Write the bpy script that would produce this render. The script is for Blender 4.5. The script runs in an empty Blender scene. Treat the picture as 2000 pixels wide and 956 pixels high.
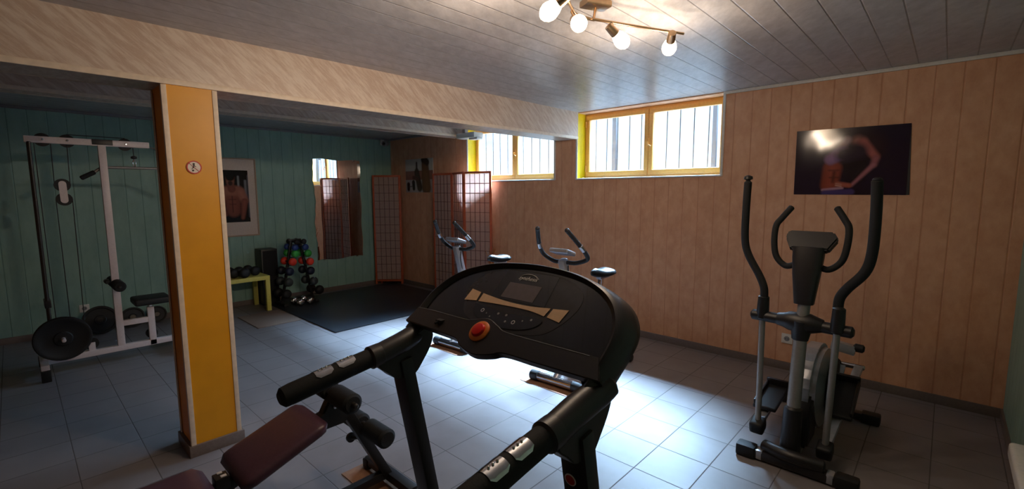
import bpy, bmesh, math, random
from mathutils import Vector, Matrix, Euler
import mathutils.geometry
random.seed(7)
S = bpy.context.scene
COL = S.collection
PI = math.pi

# ---------------------------------------------------------------- camera
YAW, PITCH, ROLL, FPX, EYE = -0.75096, -0.11403, -0.004026, 909.65, 1.5
cy_, sy_ = math.cos(YAW), math.sin(YAW); cp_, sp_ = math.cos(PITCH), math.sin(PITCH)
FWD = Vector((sy_*cp_, cy_*cp_, sp_)); R0 = Vector((cy_, -sy_, 0)); U0 = R0.cross(FWD)
RGT = math.cos(ROLL)*R0 + math.sin(ROLL)*U0; UPV = -math.sin(ROLL)*R0 + math.cos(ROLL)*U0
cam = bpy.data.objects.new('camera', bpy.data.cameras.new('camera')); COL.objects.link(cam)
m4 = Matrix((RGT, UPV, -FWD)).transposed().to_4x4(); m4.translation = (0, 0, EYE)
cam.matrix_world = m4
cam.data.sensor_width = 36; cam.data.sensor_fit = 'HORIZONTAL'; cam.data.lens = FPX/2000*36
cam.data.clip_start = 0.02
S.camera = cam

def at(px, py, ax, val):
    """a point of the place: the sight line through pixel (px,py) met with the plane axis=val"""
    d = (px-1000)/FPX*RGT - (py-478)/FPX*UPV + FWD
    o = Vector((0, 0, EYE)); t = (val-o[ax])/d[ax]
    return o + t*d

# ---------------------------------------------------------------- look, world, lights
S.view_settings.view_transform = 'Standard'; S.view_settings.look = 'None'
S.view_settings.gamma = 1; S.view_settings.use_curve_mapping = False
S.view_settings.exposure = 0.0
S.cycles.use_denoising = True
S.cycles.max_bounces = 8; S.cycles.diffuse_bounces = 4; S.cycles.glossy_bounces = 4
S.cycles.sample_clamp_indirect = 4; S.cycles.caustics_reflective = False; S.cycles.caustics_refractive = False

W = bpy.data.worlds.new('sky'); S.world = W; W.use_nodes = True
bg = W.node_tree.nodes['Background']; bg.inputs[0].default_value = (0.62, 0.82, 1, 1); bg.inputs[1].default_value = 2.2

def area(name, loc, target, sx, sy, watts, col, spread=PI):
    L = bpy.data.lights.new(name, 'AREA'); L.shape = 'RECTANGLE'; L.size = sx; L.size_y = sy
    L.energy = watts; L.color = col; L.spread = spread
    o = bpy.data.objects.new(name, L); COL.objects.link(o); o.location = loc
    o.rotation_euler = (Vector(target)-Vector(loc)).to_track_quat('-Z', 'Y').to_euler()
    return o
SKY_POWER, BULB_POWER, SPOT_POWER = 2500, 5.6, 27.0
# open sky above the light well outside the basement windows
area('sky_opening', (-3.1, 6.3, 4.3), (-3.1, 3.0, 0.0), 4.2, 1.0, SKY_POWER, (0.50, 0.74, 1.0), math.radians(50))
area('sky_over_well', (-3.1, 5.0, 4.6), (-3.1, 5.6, 1.6), 5.0, 0.6, 300, (0.52, 0.74, 1.0), math.radians(110))

area('sky_low', (-3.4, 8.2, 4.3), (-3.0, 3.0, 1.0), 7.0, 1.6, 1000, (0.50, 0.74, 1.0), math.radians(80))

# ---------------------------------------------------------------- materials
def srgb(r, g, b):
    f = lambda c: (c/255/12.92) if c/255 <= 0.04045 else ((c/255+0.055)/1.055)**2.4
    return (f(r), f(g), f(b), 1)
class NT:
    def __init__(s, name):
        s.m = bpy.data.materials.new(name); s.m.use_nodes = True; s.t = s.m.node_tree
        s.b = s.t.nodes['Principled BSDF']
    def n(s, typ, **kw):
        x = s.t.nodes.new(typ)
        for k, v in kw.items():
            if isinstance(k, str) and hasattr(x, k): setattr(x, k, v)
        return x
    def l(s, a, b): s.t.links.new(a, b)
    def math(s, op, a, b=None, c=None):
        x = s.n('ShaderNodeMath', operation=op)
        for i, v in enumerate((a, b, c)):
            if v is None: continue
            if isinstance(v, (int, float)): x.inputs[i].default_value = v
            else: s.l(v, x.inputs[i])
        return x.outputs[0]
    def pos(s):
        g = s.n('ShaderNodeNewGeometry'); x = s.n('ShaderNodeSeparateXYZ'); s.l(g.outputs['Position'], x.inputs[0])
        return g.outputs['Position'], x.outputs
    def scaled(s, vec, sc, rot=(0, 0, 0)):
        m = s.n('ShaderNodeMapping'); m.vector_type = 'TEXTURE'; m.inputs['Scale'].default_value = tuple(1/q for q in sc); m.inputs['Rotation'].default_value = rot
        s.l(vec, m.inputs[0]); return m.outputs[0]
    def noise(s, vec, scale, detail=3, rough=0.5):
        x = s.n('ShaderNodeTexNoise'); x.inputs['Scale'].default_value = scale; x.inputs['Detail'].default_value = detail
        x.inputs['Roughness'].default_value = rough; s.l(vec, x.inputs['Vector']); return x.outputs[0]
    def mix(s, f, a, b):
        x = s.n('ShaderNodeMix', data_type='RGBA')
        if isinstance(f, (int, float)): x.inputs[0].default_value = f
        else: s.l(f, x.inputs[0])
        for i, v in ((6, a), (7, b)):
            if isinstance(v, tuple): x.inputs[i].default_value = v
            else: s.l(v, x.inputs[i])
        return x.outputs[2]
    def ramp(s, f, a, b):
        x = s.n('ShaderNodeMapRange'); x.inputs[1].default_value = a; x.inputs[2].default_value = b; s.l(f, x.inputs[0]); return x.outputs[0]
    def bump(s, h, strength, dist=0.002):
        x = s.n('ShaderNodeBump'); x.inputs['Strength'].default_value = strength; x.inputs['Distance'].default_value = dist
        s.l(h, x.inputs['Height']); s.l(x.outputs[0], s.b.inputs['Normal'])
    def set(s, **k):
        for a, v in k.items(): s.b.inputs[a.replace('_', ' ')].default_value = v
    def groove(s, coord, pitch, phase, width):
        """1 inside a joint, 0 on the board"""
        f = s.math('FRACT', s.math('DIVIDE', s.math('SUBTRACT', coord, phase-50*pitch), pitch))
        d = s.math('ABSOLUTE', s.math('SUBTRACT', f, 0.5))      # 0.5 at the joint
        return s.ramp(d, 0.5-width/pitch, 0.5-0.3*width/pitch)

MATS = {}
def mat(name, col, rough=0.5, metal=0.0, spec=0.5, noise=0.0, nscale=60, coat=0.0, bump=0.0):
    t = NT(name); t.set(Roughness=rough, Metallic=metal, Specular_IOR_Level=spec, Coat_Weight=coat)
    tc = t.n('ShaderNodeTexCoord').outputs['Object']
    nz = t.noise(tc, nscale, 3)
    k = noise if noise else 0.06
    t.l(t.mix(t.ramp(nz, 0.3, 0.7), tuple(c*(1-k) for c in col[:3])+(1,), tuple(min(1, c*(1+k)) for c in col[:3])+(1,)), t.b.inputs['Base Color'])
    if bump: t.bump(nz, bump)
    MATS[name] = t.m; return t.m

def panel_mat(name, base, dark, light, axis, pitch, phase, line, streak=(1, 1, 1), rot=(0, 0, 0), rough=0.55, gw=0.006, spec=0.5, lo=.35, hi=.7, nsc=1.0):
    t = NT(name); v, xyz = t.pos()
    a = t.noise(t.scaled(v, streak, rot), 8*nsc, 5, .65); fine = t.noise(t.scaled(v, tuple(q*5 for q in streak), rot), 14*nsc, 3)
    c = t.mix(t.ramp(a, lo, hi), dark, light); c = t.mix(t.math('MULTIPLY', t.ramp(fine, .4, .65), .35), c, base)
    t.set(Roughness=rough, Specular_IOR_Level=spec)
    if pitch:
        g = t.groove(xyz[axis], pitch, phase, gw)
        c = t.mix(t.math('MULTIPLY', g, .6), c, line)
        t.bump(t.math('SUBTRACT', t.math('MULTIPLY', fine, .12), g), .6, .003)
    else: t.bump(fine, .12)
    t.l(c, t.b.inputs['Base Color']); MATS[name] = t.m; return t.m

M_ORANGE = panel_mat('orange_wood_panelling', srgb(214, 160, 122), srgb(202, 147, 110), srgb(222, 171, 134), 0, .1425, -1.121, srgb(184, 122, 84), (1, 1, .6), nsc=1.6)
M_GREEN = panel_mat('green_wood_panelling', srgb(142, 178, 165), srgb(131, 168, 156), srgb(152, 187, 174), 1, .1425, .18, srgb(92, 132, 122), (1, 1, .4), rough=.5)
M_CEIL = panel_mat('ceiling_boards', srgb(186, 184, 186), srgb(168, 166, 168), srgb(200, 198, 200), 0, .1425, -.928, srgb(88, 82, 82), (1.2, .5, 1), (0, 0, .6), rough=.34, gw=.005, spec=.6, nsc=2.2)
M_BEAM = panel_mat('marbled_beam_boards', srgb(206, 188, 172), srgb(188, 164, 146), srgb(212, 196, 181), 1, 0, 0, None, (1, 3.4, .55), (.85, 0, 0), rough=.4, nsc=1.5, lo=.42, hi=.6)
M_CREAM = mat('cream_edge_trim', srgb(222, 204, 184), .45, noise=.08, nscale=30)
M_YELLOW = mat('yellow_painted_face', srgb(218, 150, 14), .42, noise=.05, nscale=8)
M_ORSIDE = mat('orange_painted_side', srgb(236, 150, 34), .5, noise=.05, nscale=8)
M_BASE = mat('grey_skirting_tile', srgb(112, 100, 94), .5, noise=.1)
M_WHITE = mat('white_plastic', srgb(222, 220, 214), .4)
M_GYMW = mat('white_painted_steel', srgb(226, 214, 214), .35, noise=.04)
M_BLACK = mat('black_plastic', srgb(26, 24, 24), .42, noise=.1)
M_FOAM = mat('black_foam', srgb(17, 17, 18), .8, noise=.2, nscale=200, bump=.3)
M_RUBBER = mat('black_rubber', srgb(20, 20, 21), .6, noise=.2, nscale=120)
M_CHAR = mat('charcoal_plastic', srgb(38, 33, 31), .36, noise=.06, nscale=20)
M_CHAR2 = mat('dark_charcoal_steel', srgb(36, 33, 34), .4, noise=.06)
M_GLOSSY = mat('glossy_black_overlay', srgb(20, 18, 17), .16, noise=.1, coat=.4)
M_PANELGREY = mat('dark_grey_overlay', srgb(46, 43, 42), .25, noise=.06)
M_TAN = mat('tan_overlay', srgb(214, 176, 136), .4)
M_LCD = mat('grey_display_glass', srgb(98, 88, 88), .18)
M_RED = mat('red_button', srgb(214, 22, 22), .3)
M_ORRING = mat('orange_button_ring', srgb(216, 112, 34), .35)
M_SILVER = mat('silver_paint', srgb(176, 178, 184), .32, .55)
M_STEEL = mat('brushed_nickel', srgb(190, 160, 128), .28, .95)
M_CHROME = mat('chrome', srgb(214, 216, 220), .14, 1.0)
M_GREYTUBE = mat('grey_painted_tube', srgb(142, 138, 134), .38, .35)
M_PURPLE = mat('aubergine_vinyl', srgb(78, 50, 62), .38, noise=.1, nscale=90, bump=.15)
M_WOODRED = mat('reddish_stained_wood', srgb(176, 84, 50), .45, noise=.15, nscale=25)
M_LATTICE = mat('dark_stained_lattice', srgb(98, 48, 34), .5, noise=.1)
M_FRAMEWOOD = mat('orange_window_frame_paint', srgb(236, 178, 98), .4, noise=.06)
M_REVEAL = mat('yellow_window_reveal', srgb(228, 200, 20), .5)
M_TABLE = mat('pale_yellow_lacquer', srgb(226, 216, 110), .4)
M_CARD = mat('brown_cardboard', srgb(140, 102, 76), .8, noise=.12, nscale=50)
M_RUG = mat('taupe_carpet', srgb(138, 118, 106), .95, noise=.2, nscale=300, bump=.5)
M_GUIDE = mat('oiled_steel_rod', srgb(70, 66, 62), .35, .7)
M_SEAT = mat('black_saddle_vinyl', srgb(14, 14, 15), .28, noise=.1)
M_MATBLK = mat('black_exercise_mat', srgb(30, 33, 40), .5, noise=.12, nscale=250, bump=.3, spec=.45)
M_PASSE = mat('cream_picture_mount', srgb(212, 196, 184), .35, coat=.5)
M_FRAMEPALE = mat('pale_wood_frame', srgb(176, 150, 128), .5)
M_PLANT = mat('dried_plant', srgb(176, 112, 66), .8)
M_POT = mat('terracotta', srgb(150, 84, 56), .7)
M_BLUEBALL = mat('blue_vinyl', srgb(40, 66, 128), .4)
M_GRNBALL = mat('green_vinyl', srgb(48, 156, 60), .4)
M_REDBALL = mat('red_orange_vinyl', srgb(222, 56, 34), .4)
M_NAVY = mat('navy_vinyl', srgb(26, 32, 52), .45)
M_GREYV = mat('slate_vinyl', srgb(54, 62, 64), .45)
M_GREY = mat('grey_plastic', srgb(128, 128, 130), .45)
M_LETTER = mat('pale_print', srgb(206, 200, 196), .5)
M_BAR = mat('window_bar_iron', srgb(60, 58, 60), .6)
M_STICKRED = mat('red_sticker_print', srgb(190, 44, 34), .5)
M_STICKWH = mat('white_sticker', srgb(226, 214, 206), .5)
M_STICKBK = mat('black_sticker_print', srgb(30, 26, 26), .5)
M_BELT = mat('treadmill_belt', srgb(24, 24, 26), .7, bump=.3)

def floor_mat():
    t = NT('grey_floor_tiles'); v, xyz = t.pos()
    gx = t.groove(xyz[0], .2953, -1.144, .0035); gy = t.groove(xyz[1], .2953, 2.191, .0035)
    g = t.math('MAXIMUM', gx, gy)
    cx = t.math('FLOOR', t.math('DIVIDE', t.math('ADD', xyz[0], 1.144+29.53), .2953)); cyy = t.math('FLOOR', t.math('DIVIDE', t.math('SUBTRACT', xyz[1], 2.191-29.53), .2953))
    cmb = t.n('ShaderNodeCombineXYZ'); t.l(cx, cmb.inputs[0]); t.l(cyy, cmb.inputs[1])
    wn = t.n('ShaderNodeTexWhiteNoise'); t.l(cmb.outputs[0], wn.inputs[0])
    n1 = t.noise(v, 5, 4); f = t.math('ADD', t.math('MULTIPLY', wn.outputs[0], .35), t.math('MULTIPLY', t.ramp(n1, .3, .7), .65))
    c = t.mix(f, srgb(120, 113, 114), srgb(138, 131, 132))
    c = t.mix(t.math('MULTIPLY', g, .8), c, srgb(74, 68, 66)); t.l(c, t.b.inputs['Base Color'])
    t.set(Specular_IOR_Level=.45); t.l(t.math('ADD', t.math('MULTIPLY', g, .4), t.math('ADD', .36, t.math('MULTIPLY', n1, .12))), t.b.inputs['Roughness'])
    t.bump(t.math('MULTIPLY', g, -1), .5, .002); return t.m
M_FLOOR = floor_mat()

def glass_mat():
    t = NT('window_glass'); n = t.t.nodes
    tr = t.n('ShaderNodeBsdfTransparent'); tr.inputs[0].default_value = (.93, .97, 1, 1)
    gl = t.n('ShaderNodeBsdfGlossy'); gl.inputs[1].default_value = .02
    mx = t.n('ShaderNodeMixShader'); mx.inputs[0].default_value = .06
    t.l(tr.outputs[0], mx.inputs[1]); t.l(gl.outputs[0], mx.inputs[2]); t.l(mx.outputs[0], n['Material Output'].inputs[0]); return t.m
M_GLASS = glass_mat()
def paper_mat():
    t = NT('rice_paper'); d = t.n('ShaderNodeBsdfDiffuse'); d.inputs[0].default_value = srgb(226, 206, 198)
    q = t.n('ShaderNodeBsdfTranslucent'); q.inputs[0].default_value = srgb(226, 206, 198)
    v, _ = t.pos(); nz = t.noise(v, 40, 4)
    c = t.mix(nz, srgb(216, 192, 184), srgb(236, 218, 208)); t.l(c, d.inputs[0]); t.l(c, q.inputs[0])
    mx = t.n('ShaderNodeMixShader'); mx.inputs[0].default_value = .58
    t.l(d.outputs[0], mx.inputs[1]); t.l(q.outputs[0], mx.inputs[2]); t.l(mx.outputs[0], t.t.nodes['Material Output'].inputs[0]); return t.m
M_PAPER = paper_mat()
def mirror_mat():
    t = NT('mirror_silver'); t.set(Metallic=1.0, Roughness=.015); t.b.inputs['Base Color'].default_value = (.86, .86, .86, 1)
    v, _ = t.pos(); t.bump(t.noise(v, 2.2, 1), .10, .01); return t.m
M_MIRROR = mirror_mat()
def emis(name, col, s):
    t = NT(name); t.set(Emission_Strength=s); t.b.inputs['Emission Color'].default_value = col; t.b.inputs['Base Color'].default_value = (.9, .8, .65, 1)
    return t.m
M_GLOW = emis('lit_frosted_glass', (1, .74, .46, 1), 14)
def well_mat():
    t = NT('light_well_render'); v, xyz = t.pos()
    n1 = t.noise(t.scaled(v, (1, 1, .5)), 3.2, 5, .6); n2 = t.noise(v, 14, 3)
    c = t.mix(t.ramp(n1, .35, .68), srgb(176, 190, 200), srgb(222, 226, 228)); c = t.mix(t.math('MULTIPLY', t.ramp(n2, .5, .7), .2), c, srgb(170, 180, 200))
    t.l(c, t.b.inputs['Base Color']); t.set(Roughness=.9); return t.m
M_WELL = well_mat()
def print_mat():
    t = NT('photo_print'); a = t.n('ShaderNodeVertexColor'); a.layer_name = 'print'; t.l(a.outputs[0], t.b.inputs['Base Color'])
    t.set(Roughness=.11, Specular_IOR_Level=.5); v, _ = t.pos(); t.bump(t.noise(v, 3.5, 1), .3, .012); return t.m
M_PRINT = print_mat()

# ---------------------------------------------------------------- mesh helpers
def basis(d, hint=Vector((0, 0, 1))):
    d = d.normalized(); h = hint if abs(d.dot(hint)) < .97 else Vector((0, 1, 0))
    x = h.cross(d).normalized(); return x, d.cross(x), d
class MB:
    def __init__(s): s.b = bmesh.new(); s.mats = []; s.cur = 0
    def m(s, material):
        if material not in s.mats: s.mats.append(material)
        s.cur = s.mats.index(material); return s
    def _mark(s, faces):
        for f in faces: f.material_index = s.cur
    def box(s, c, size, rot=None, bev=0.0, seg=2):
        t = bmesh.new(); bmesh.ops.create_cube(t, size=1)
        bmesh.ops.scale(t, vec=size, verts=t.verts)
        if bev: bmesh.ops.bevel(t, geom=list(t.edges), offset=bev, segments=seg, affect='EDGES', profile=.6)
        mt = Matrix.Translation(Vector(c)) @ (rot.to_4x4() if rot is not None else Matrix())
        t.transform(mt); s._merge(t); return s
    def _merge(s, t):
        for f in t.faces: f.material_index = s.cur
        me = bpy.data.meshes.new('t'); t.to_mesh(me); t.free(); s.b.from_mesh(me); bpy.data.meshes.remove(me)
    def beam(s, p0, p1, w, h, bev=.003, hint=Vector((0, 0, 1))):
        p0, p1 = Vector(p0), Vector(p1); x, y, z = basis(p1-p0, hint)
        R = Matrix((x, y, z)).transposed(); s.box((p0+p1)/2, (w, h, (p1-p0).length), R, bev); return s
    def rings(s, rings, cap=True):
        vs = [[s.b.verts.new(p) for p in r] for r in rings]; fs = []
        for a, b in zip(vs, vs[1:]):
            n = len(a)
            for i in range(n): fs.append(s.b.faces.new((a[i], a[(i+1) % n], b[(i+1) % n], b[i])))
        if cap:
            fs.append(s.b.faces.new(list(reversed(vs[0])))); fs.append(s.b.faces.new(vs[-1]))
        s._mark(fs); return s
    def tube(s, pts, r, n=14, smooth=True, flat=1.0, hint=Vector((0, 0, 1)), rnd=True):
        P = [Vector(p) for p in pts]; rr = list(r) if isinstance(r, (list, tuple)) else [r]*len(P)
        if smooth and len(P) > 2:
            Q = []; RR = []
            for i in range(len(P)-1):
                a = P[max(i-1, 0)]; b = P[i]; c = P[i+1]; d = P[min(i+2, len(P)-1)]
                for k in range(6):
                    t = k/6
                    Q.append(.5*((2*b)+(c-a)*t+(2*a-5*b+4*c-d)*t*t+(3*b-a-3*c+d)*t**3)); RR.append(rr[i]*(1-t)+rr[i+1]*t)
            Q.append(P[-1]); RR.append(rr[-1]); P, rr = Q, RR
        if rnd:   # softly rounded ends
            d0 = (P[0]-P[1]).normalized(); d1 = (P[-1]-P[-2]).normalized(); e0 = min(rr[0]*.35, .01); e1 = min(rr[-1]*.35, .01)
            P = [P[0]+d0*e0]+P+[P[-1]+d1*e1]; rr = [rr[0]-e0*1.2]+rr+[rr[-1]-e1*1.2]
        x, y, z = basis(P[1]-P[0], hint); rings = []
        for i, p in enumerate(P):
            d = (P[min(i+1, len(P)-1)]-P[max(i-1, 0)]).normalized()
            x = (x-d*x.dot(d)).normalized(); y = d.cross(x)
            rings.append([p+rr[i]*(math.cos(a)*x+flat*math.sin(a)*y) for a in [2*PI*k/n for k in range(n)]])
        return s.rings(rings)
    def cyl(s, p0, p1, r, n=24, r2=None): return s.tube([p0, p1], [r, r if r2 is None else r2], n, False)
    def lathe(s, prof, o, axis=(0, 0, 1), n=28):
        x, y, z = basis(Vector(axis)); o = Vector(o)
        return s.rings([[o+z*h+r*(math.cos(a)*x+math.sin(a)*y) for a in [2*PI*k/n for k in range(n)]] for r, h in prof])
    def ball(s, c, r, sc=(1, 1, 1)):
        t = bmesh.new(); bmesh.ops.create_uvsphere(t, u_segments=20, v_segments=12, radius=r)
        t.transform(Matrix.Translation(Vector(c)) @ Matrix.Diagonal((*sc, 1))); s._merge(t); return s
    def prism(s, pts, off, bev=0.0):
        """polygon pts (coplanar) pushed along off"""
        t = bmesh.new(); a = [t.verts.new(Vector(p)) for p in pts]; f = t.faces.new(a)
        e = bmesh.ops.extrude_face_region(t, geom=[f]); bmesh.ops.translate(t, vec=Vector(off), verts=[v for v in e['geom'] if isinstance(v, bmesh.types.BMVert)])
        bmesh.ops.recalc_face_normals(t, faces=t.faces)
        if bev: bmesh.ops.bevel(t, geom=list(t.edges), offset=bev, segments=2, affect='EDGES', clamp_overlap=True)
        s._merge(t); return s
    def build(s, name, material=None, parent=None, sm=True, ang=40, fix=True):
        if material is not None and not s.mats: s.mats = [material]
        if fix: bmesh.ops.recalc_face_normals(s.b, faces=s.b.faces)
        if parent is not None:
            P = Vector(parent['_o']) if '_o' in parent else Vector((0, 0, 0))
            bmesh.ops.translate(s.b, vec=-P, verts=s.b.verts); off = P
        else: off = Vector((0, 0, 0))
        me = bpy.data.meshes.new(name); s.b.to_mesh(me); s.b.free()
        for q in s.mats: me.materials.append(q)
        if sm:
            for p in me.polygons: p.use_smooth = True
            me.set_sharp_from_angle(angle=math.radians(ang))
        o = bpy.data.objects.new(name, me); COL.objects.link(o)
        if parent is not None: o.parent = parent; o['_o'] = tuple(off)
        return o
def tag(o, label=None, cat=None, group=None, kind=None):
    if label: o['label'] = label
    if cat: o['category'] = cat
    if group: o['group'] = group
    if kind: o['kind'] = kind
    return o
def empty(name, loc, label, cat, group=None, rz=0, local=False):
    o = bpy.data.objects.new(name, None); COL.objects.link(o); o.location = loc; o.rotation_euler = (0, 0, rz); o.empty_display_size = .1
    o['_o'] = (0, 0, 0) if local else tuple(loc)      # parts drawn in place coordinates unless local
    return tag(o, label, cat, group)
def centre(o):
    """origin of a single-mesh thing to its base"""
    me = o.data; xs = [v.co for v in me.vertices]
    c = Vector(((min(v.x for v in xs)+max(v.x for v in xs))/2, (min(v.y for v in xs)+max(v.y for v in xs))/2, min(v.z for v in xs)))
    me.transform(Matrix.Translation(-c)); o.location = o.location+c; return o
def struct(o): o['kind'] = 'structure'; return o
V = Vector

# ---------------------------------------------------------------- the room
YW, XG, H, XR, YB = 4.327, -6.76, 2.356, .366, -2.2
struct(MB().box(((XG+XR)/2, (YW+YB)/2, -.05), (XR-XG+.4, YW-YB+.4, .1)).build('floor', M_FLOOR, sm=False))
struct(MB().box(((XG+XR)/2, (YW+YB)/2, H+.05), (XR-XG+.4, YW-YB+.7, .1)).build('ceiling', M_CEIL, sm=False))
struct(MB().box((XG-.1, (YW+YB)/2, H/2), (.2, YW-YB+.4, H)).build('wall_left', M_GREEN, sm=False))
struct(MB().box((XR+.1, (YW+YB)/2, H/2), (.2, YW-YB+.4, H)).build('wall_right', M_GREEN, sm=False))
struct(MB().box(((XG+XR)/2, YB-.1, H/2), (XR-XG, .2, H)).build('wall_back', M_ORANGE, sm=False))
# window wall with two openings
W1 = (-3.045, -1.497, 1.637, 2.345); W2 = (-4.86, -3.36, 1.637, 2.345); TH = .20
def fbox(b, x0, x1, z0, z1): b.box(((x0+x1)/2, YW+TH/2, (z0+z1)/2), (x1-x0, TH, z1-z0))
b = MB(); fbox(b, XG-.2, XR+.2, 0, W1[2]); fbox(b, XG-.2, W2[0], W1[2], H); fbox(b, W2[1], W1[0], W1[2], H); fbox(b, W1[1], XR+.2, W1[2], H)
fbox(b, W2[0], W1[1], W1[3], H)
struct(b.build('wall_window_side', M_ORANGE, sm=False))

def skirt(name, p0, p1, nrm):
    p0, p1 = V(p0), V(p1); c = (p0+p1)/2+V(nrm)*.006; d = p1-p0
    struct(MB().box((c.x, c.y, .033), (abs(d.x)+(.012 if abs(nrm[0]) else 0), abs(d.y)+(.012 if abs(nrm[1]) else 0), .066), bev=.002).build(name, M_BASE))
skirt('baseboard_window_side', (XG, YW, 0), (XR, YW, 0), (0, -1, 0)); skirt('baseboard_left', (XG, YB, 0), (XG, YW-.013, 0), (1, 0, 0))
skirt('baseboard_right', (XR, YB, 0), (XR, YW-.013, 0), (-1, 0, 0))
# cornice strips
struct(MB().box((( W1[1]+XR)/2+.01, YW-.012, H-.014), (XR-W1[1]-.02, .022, .026), bev=.004).build('trim_1', M_WHITE))
struct(MB().box((XG+.012, (YB+YW)/2, H-.016), (.022, YW-YB-.05, .03), bev=.004).build('trim_2', M_GREY))
struct(MB().box(((XG-4.97)/2, YW-.012, H-.016), (-4.97-XG-.05, .022, .03), bev=.004).build('trim_3', M_GREY))

# beams and column
BX0, BX1, BZ = -3.29, -3.037, 2.068
def beam_obj(name, x0, x1, z0, y1):
    o = struct(MB().box(((x0+x1)/2, (YB+y1)/2, (z0+H)/2), (x1-x0, y1-YB, H-z0)).build(name, M_BEAM, sm=False))
    for k, x in enumerate((x1, x0)):
        e = MB().box((x, (YB+y1)/2, z0+.012), (.012, y1-YB, .03), bev=.003).build('edge_strip', M_CREAM, o)
    return o
beam_obj('trim_4', BX0, BX1, BZ, YW-.001)
beam_obj('trim_5', -5.12, -4.94, 2.24, YW-.001)
CY0, CY1 = .583, .838
col_ = struct(MB().m(M_ORSIDE).box(((BX0+BX1)/2, (CY0+CY1)/2, BZ/2), (BX1-BX0-.014, CY1-CY0-.014, BZ)).build('trim_6', None, sm=False)); col_['label'] = 'square column with a yellow front and orange side, cream edge strips'
MB().box((BX1-.005, (CY0+CY1)/2, BZ/2), (.004, CY1-CY0-.02, BZ-.002)).build('yellow_panel', M_YELLOW, col_, sm=False)
for (x, y) in ((BX1, CY0), (BX1, CY1), (BX0, CY0), (BX0, CY1)):
    sx = -1 if x == BX1 else 1; sy = 1 if y == CY0 else -1
    bb = MB().box((x+sx*.001, y+sy*.011, BZ/2+.03), (.005, .024, BZ-.07), bev=.001); bb.box((x+sx*.011, y+sy*.001, BZ/2+.03), (.024, .005, BZ-.07), bev=.001)
    bb.build('corner_strip', M_CREAM, col_)
MB().box(((BX0+BX1)/2, (CY0+CY1)/2, .033), (BX1-BX0+.026, CY1-CY0+.026, .066), bev=.002).build('base_tile', M_BASE, col_)

# ---------------------------------------------------------------- windows
def window(idx, x0, x1, z0, z1):
    w = bpy.data.objects.new('window_%d' % idx, None); COL.objects.link(w); w.location = ((x0+x1)/2, YW, z0); w['_o'] = tuple(w.location); w['kind'] = 'structure'
    FY = YW+.15; f = .036
    b = MB(); FD = .05
    b.box(((x0+x1)/2, FY+FD/2, z1-f/2), (x1-x0, FD, f), bev=.004); b.box(((x0+x1)/2, FY+FD/2, z0+f/2), (x1-x0, FD, f), bev=.004)
    b.box((x0+f/2, FY+FD/2, (z0+z1)/2), (f, FD, z1-z0-2*f), bev=.004); b.box((x1-f/2, FY+FD/2, (z0+z1)/2), (f, FD, z1-z0-2*f), bev=.004)
    b.build('window_frame', M_FRAMEWOOD, w)
    xm = (x0+x1)/2; g = .045
    for (a, c, side) in ((x0+f*.6, xm-.002, 0), (xm+.002, x1-f*.6, 1)):
        lo, hi = z0+f*.6, z1-f*.6; b = MB(); yy = FY-.012; d = .045
        b.box(((a+c)/2, yy+d/2, hi-g/2), (c-a, d, g), bev=.006); b.box(((a+c)/2, yy+d/2, lo+g/2+.005), (c-a, d, g+.01), bev=.006)
        b.box((a+g/2, yy+d/2, (lo+hi)/2), (g, d, hi-lo-2*g), bev=.006); b.box((c-g/2, yy+d/2, (lo+hi)/2), (g, d, hi-lo-2*g), bev=.006)
        sash = b.build('sash', M_FRAMEWOOD, w)
        MB().box(((a+c)/2, yy+d/2, (lo+hi)/2+.005), (c-a-2*g+.01, .004, hi-lo-2*g+.0)).build('pane', M_GLASS, sash, sm=False)
        hx = a+.004 if side == 0 else c-.004
        for hz in (lo+.09, hi-.09): MB().cyl((hx, yy-.008, hz-.03), (hx, yy-.008, hz+.03), .007, 10).build('hinge', M_FRAMEWOOD, sash)
    hz = (z0+z1)/2
    h = MB().box((xm, FY-.016, hz), (.022, .012, .08), bev=.004).cyl((xm, FY-.02, hz), (xm, FY-.05, hz), .007, 10).tube([(xm, FY-.05, hz), (xm+.02, FY-.052, hz-.03), (xm+.045, FY-.052, hz-.045)], .007, 10)
    h.build('handle', M_FRAMEWOOD, w)
    # reveal boards, white rim, sill
    MB().box((x0+.004, YW+.075, (z0+z1)/2), (.006, .148, z1-z0)).box((x1-.004, YW+.075, (z0+z1)/2), (.006, .148, z1-z0)).build('reveal', M_REVEAL, w, sm=False)
    MB().box(((x0+x1)/2, YW+.07, z0-.006), (x1-x0+.02, .17, .016), bev=.003).build('window_sill', M_WHITE, w)
    rim = MB().box((x0-.006, YW-.004, (z0+z1)/2), (.022, .012, z1-z0+.02), bev=.002).box((x1+.006, YW-.004, (z0+z1)/2), (.022, .012, z1-z0+.02), bev=.002)
    rim.build('rim_strip', M_WHITE, w)
    return w
window(1, *W1); window(2, *W2)
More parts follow.
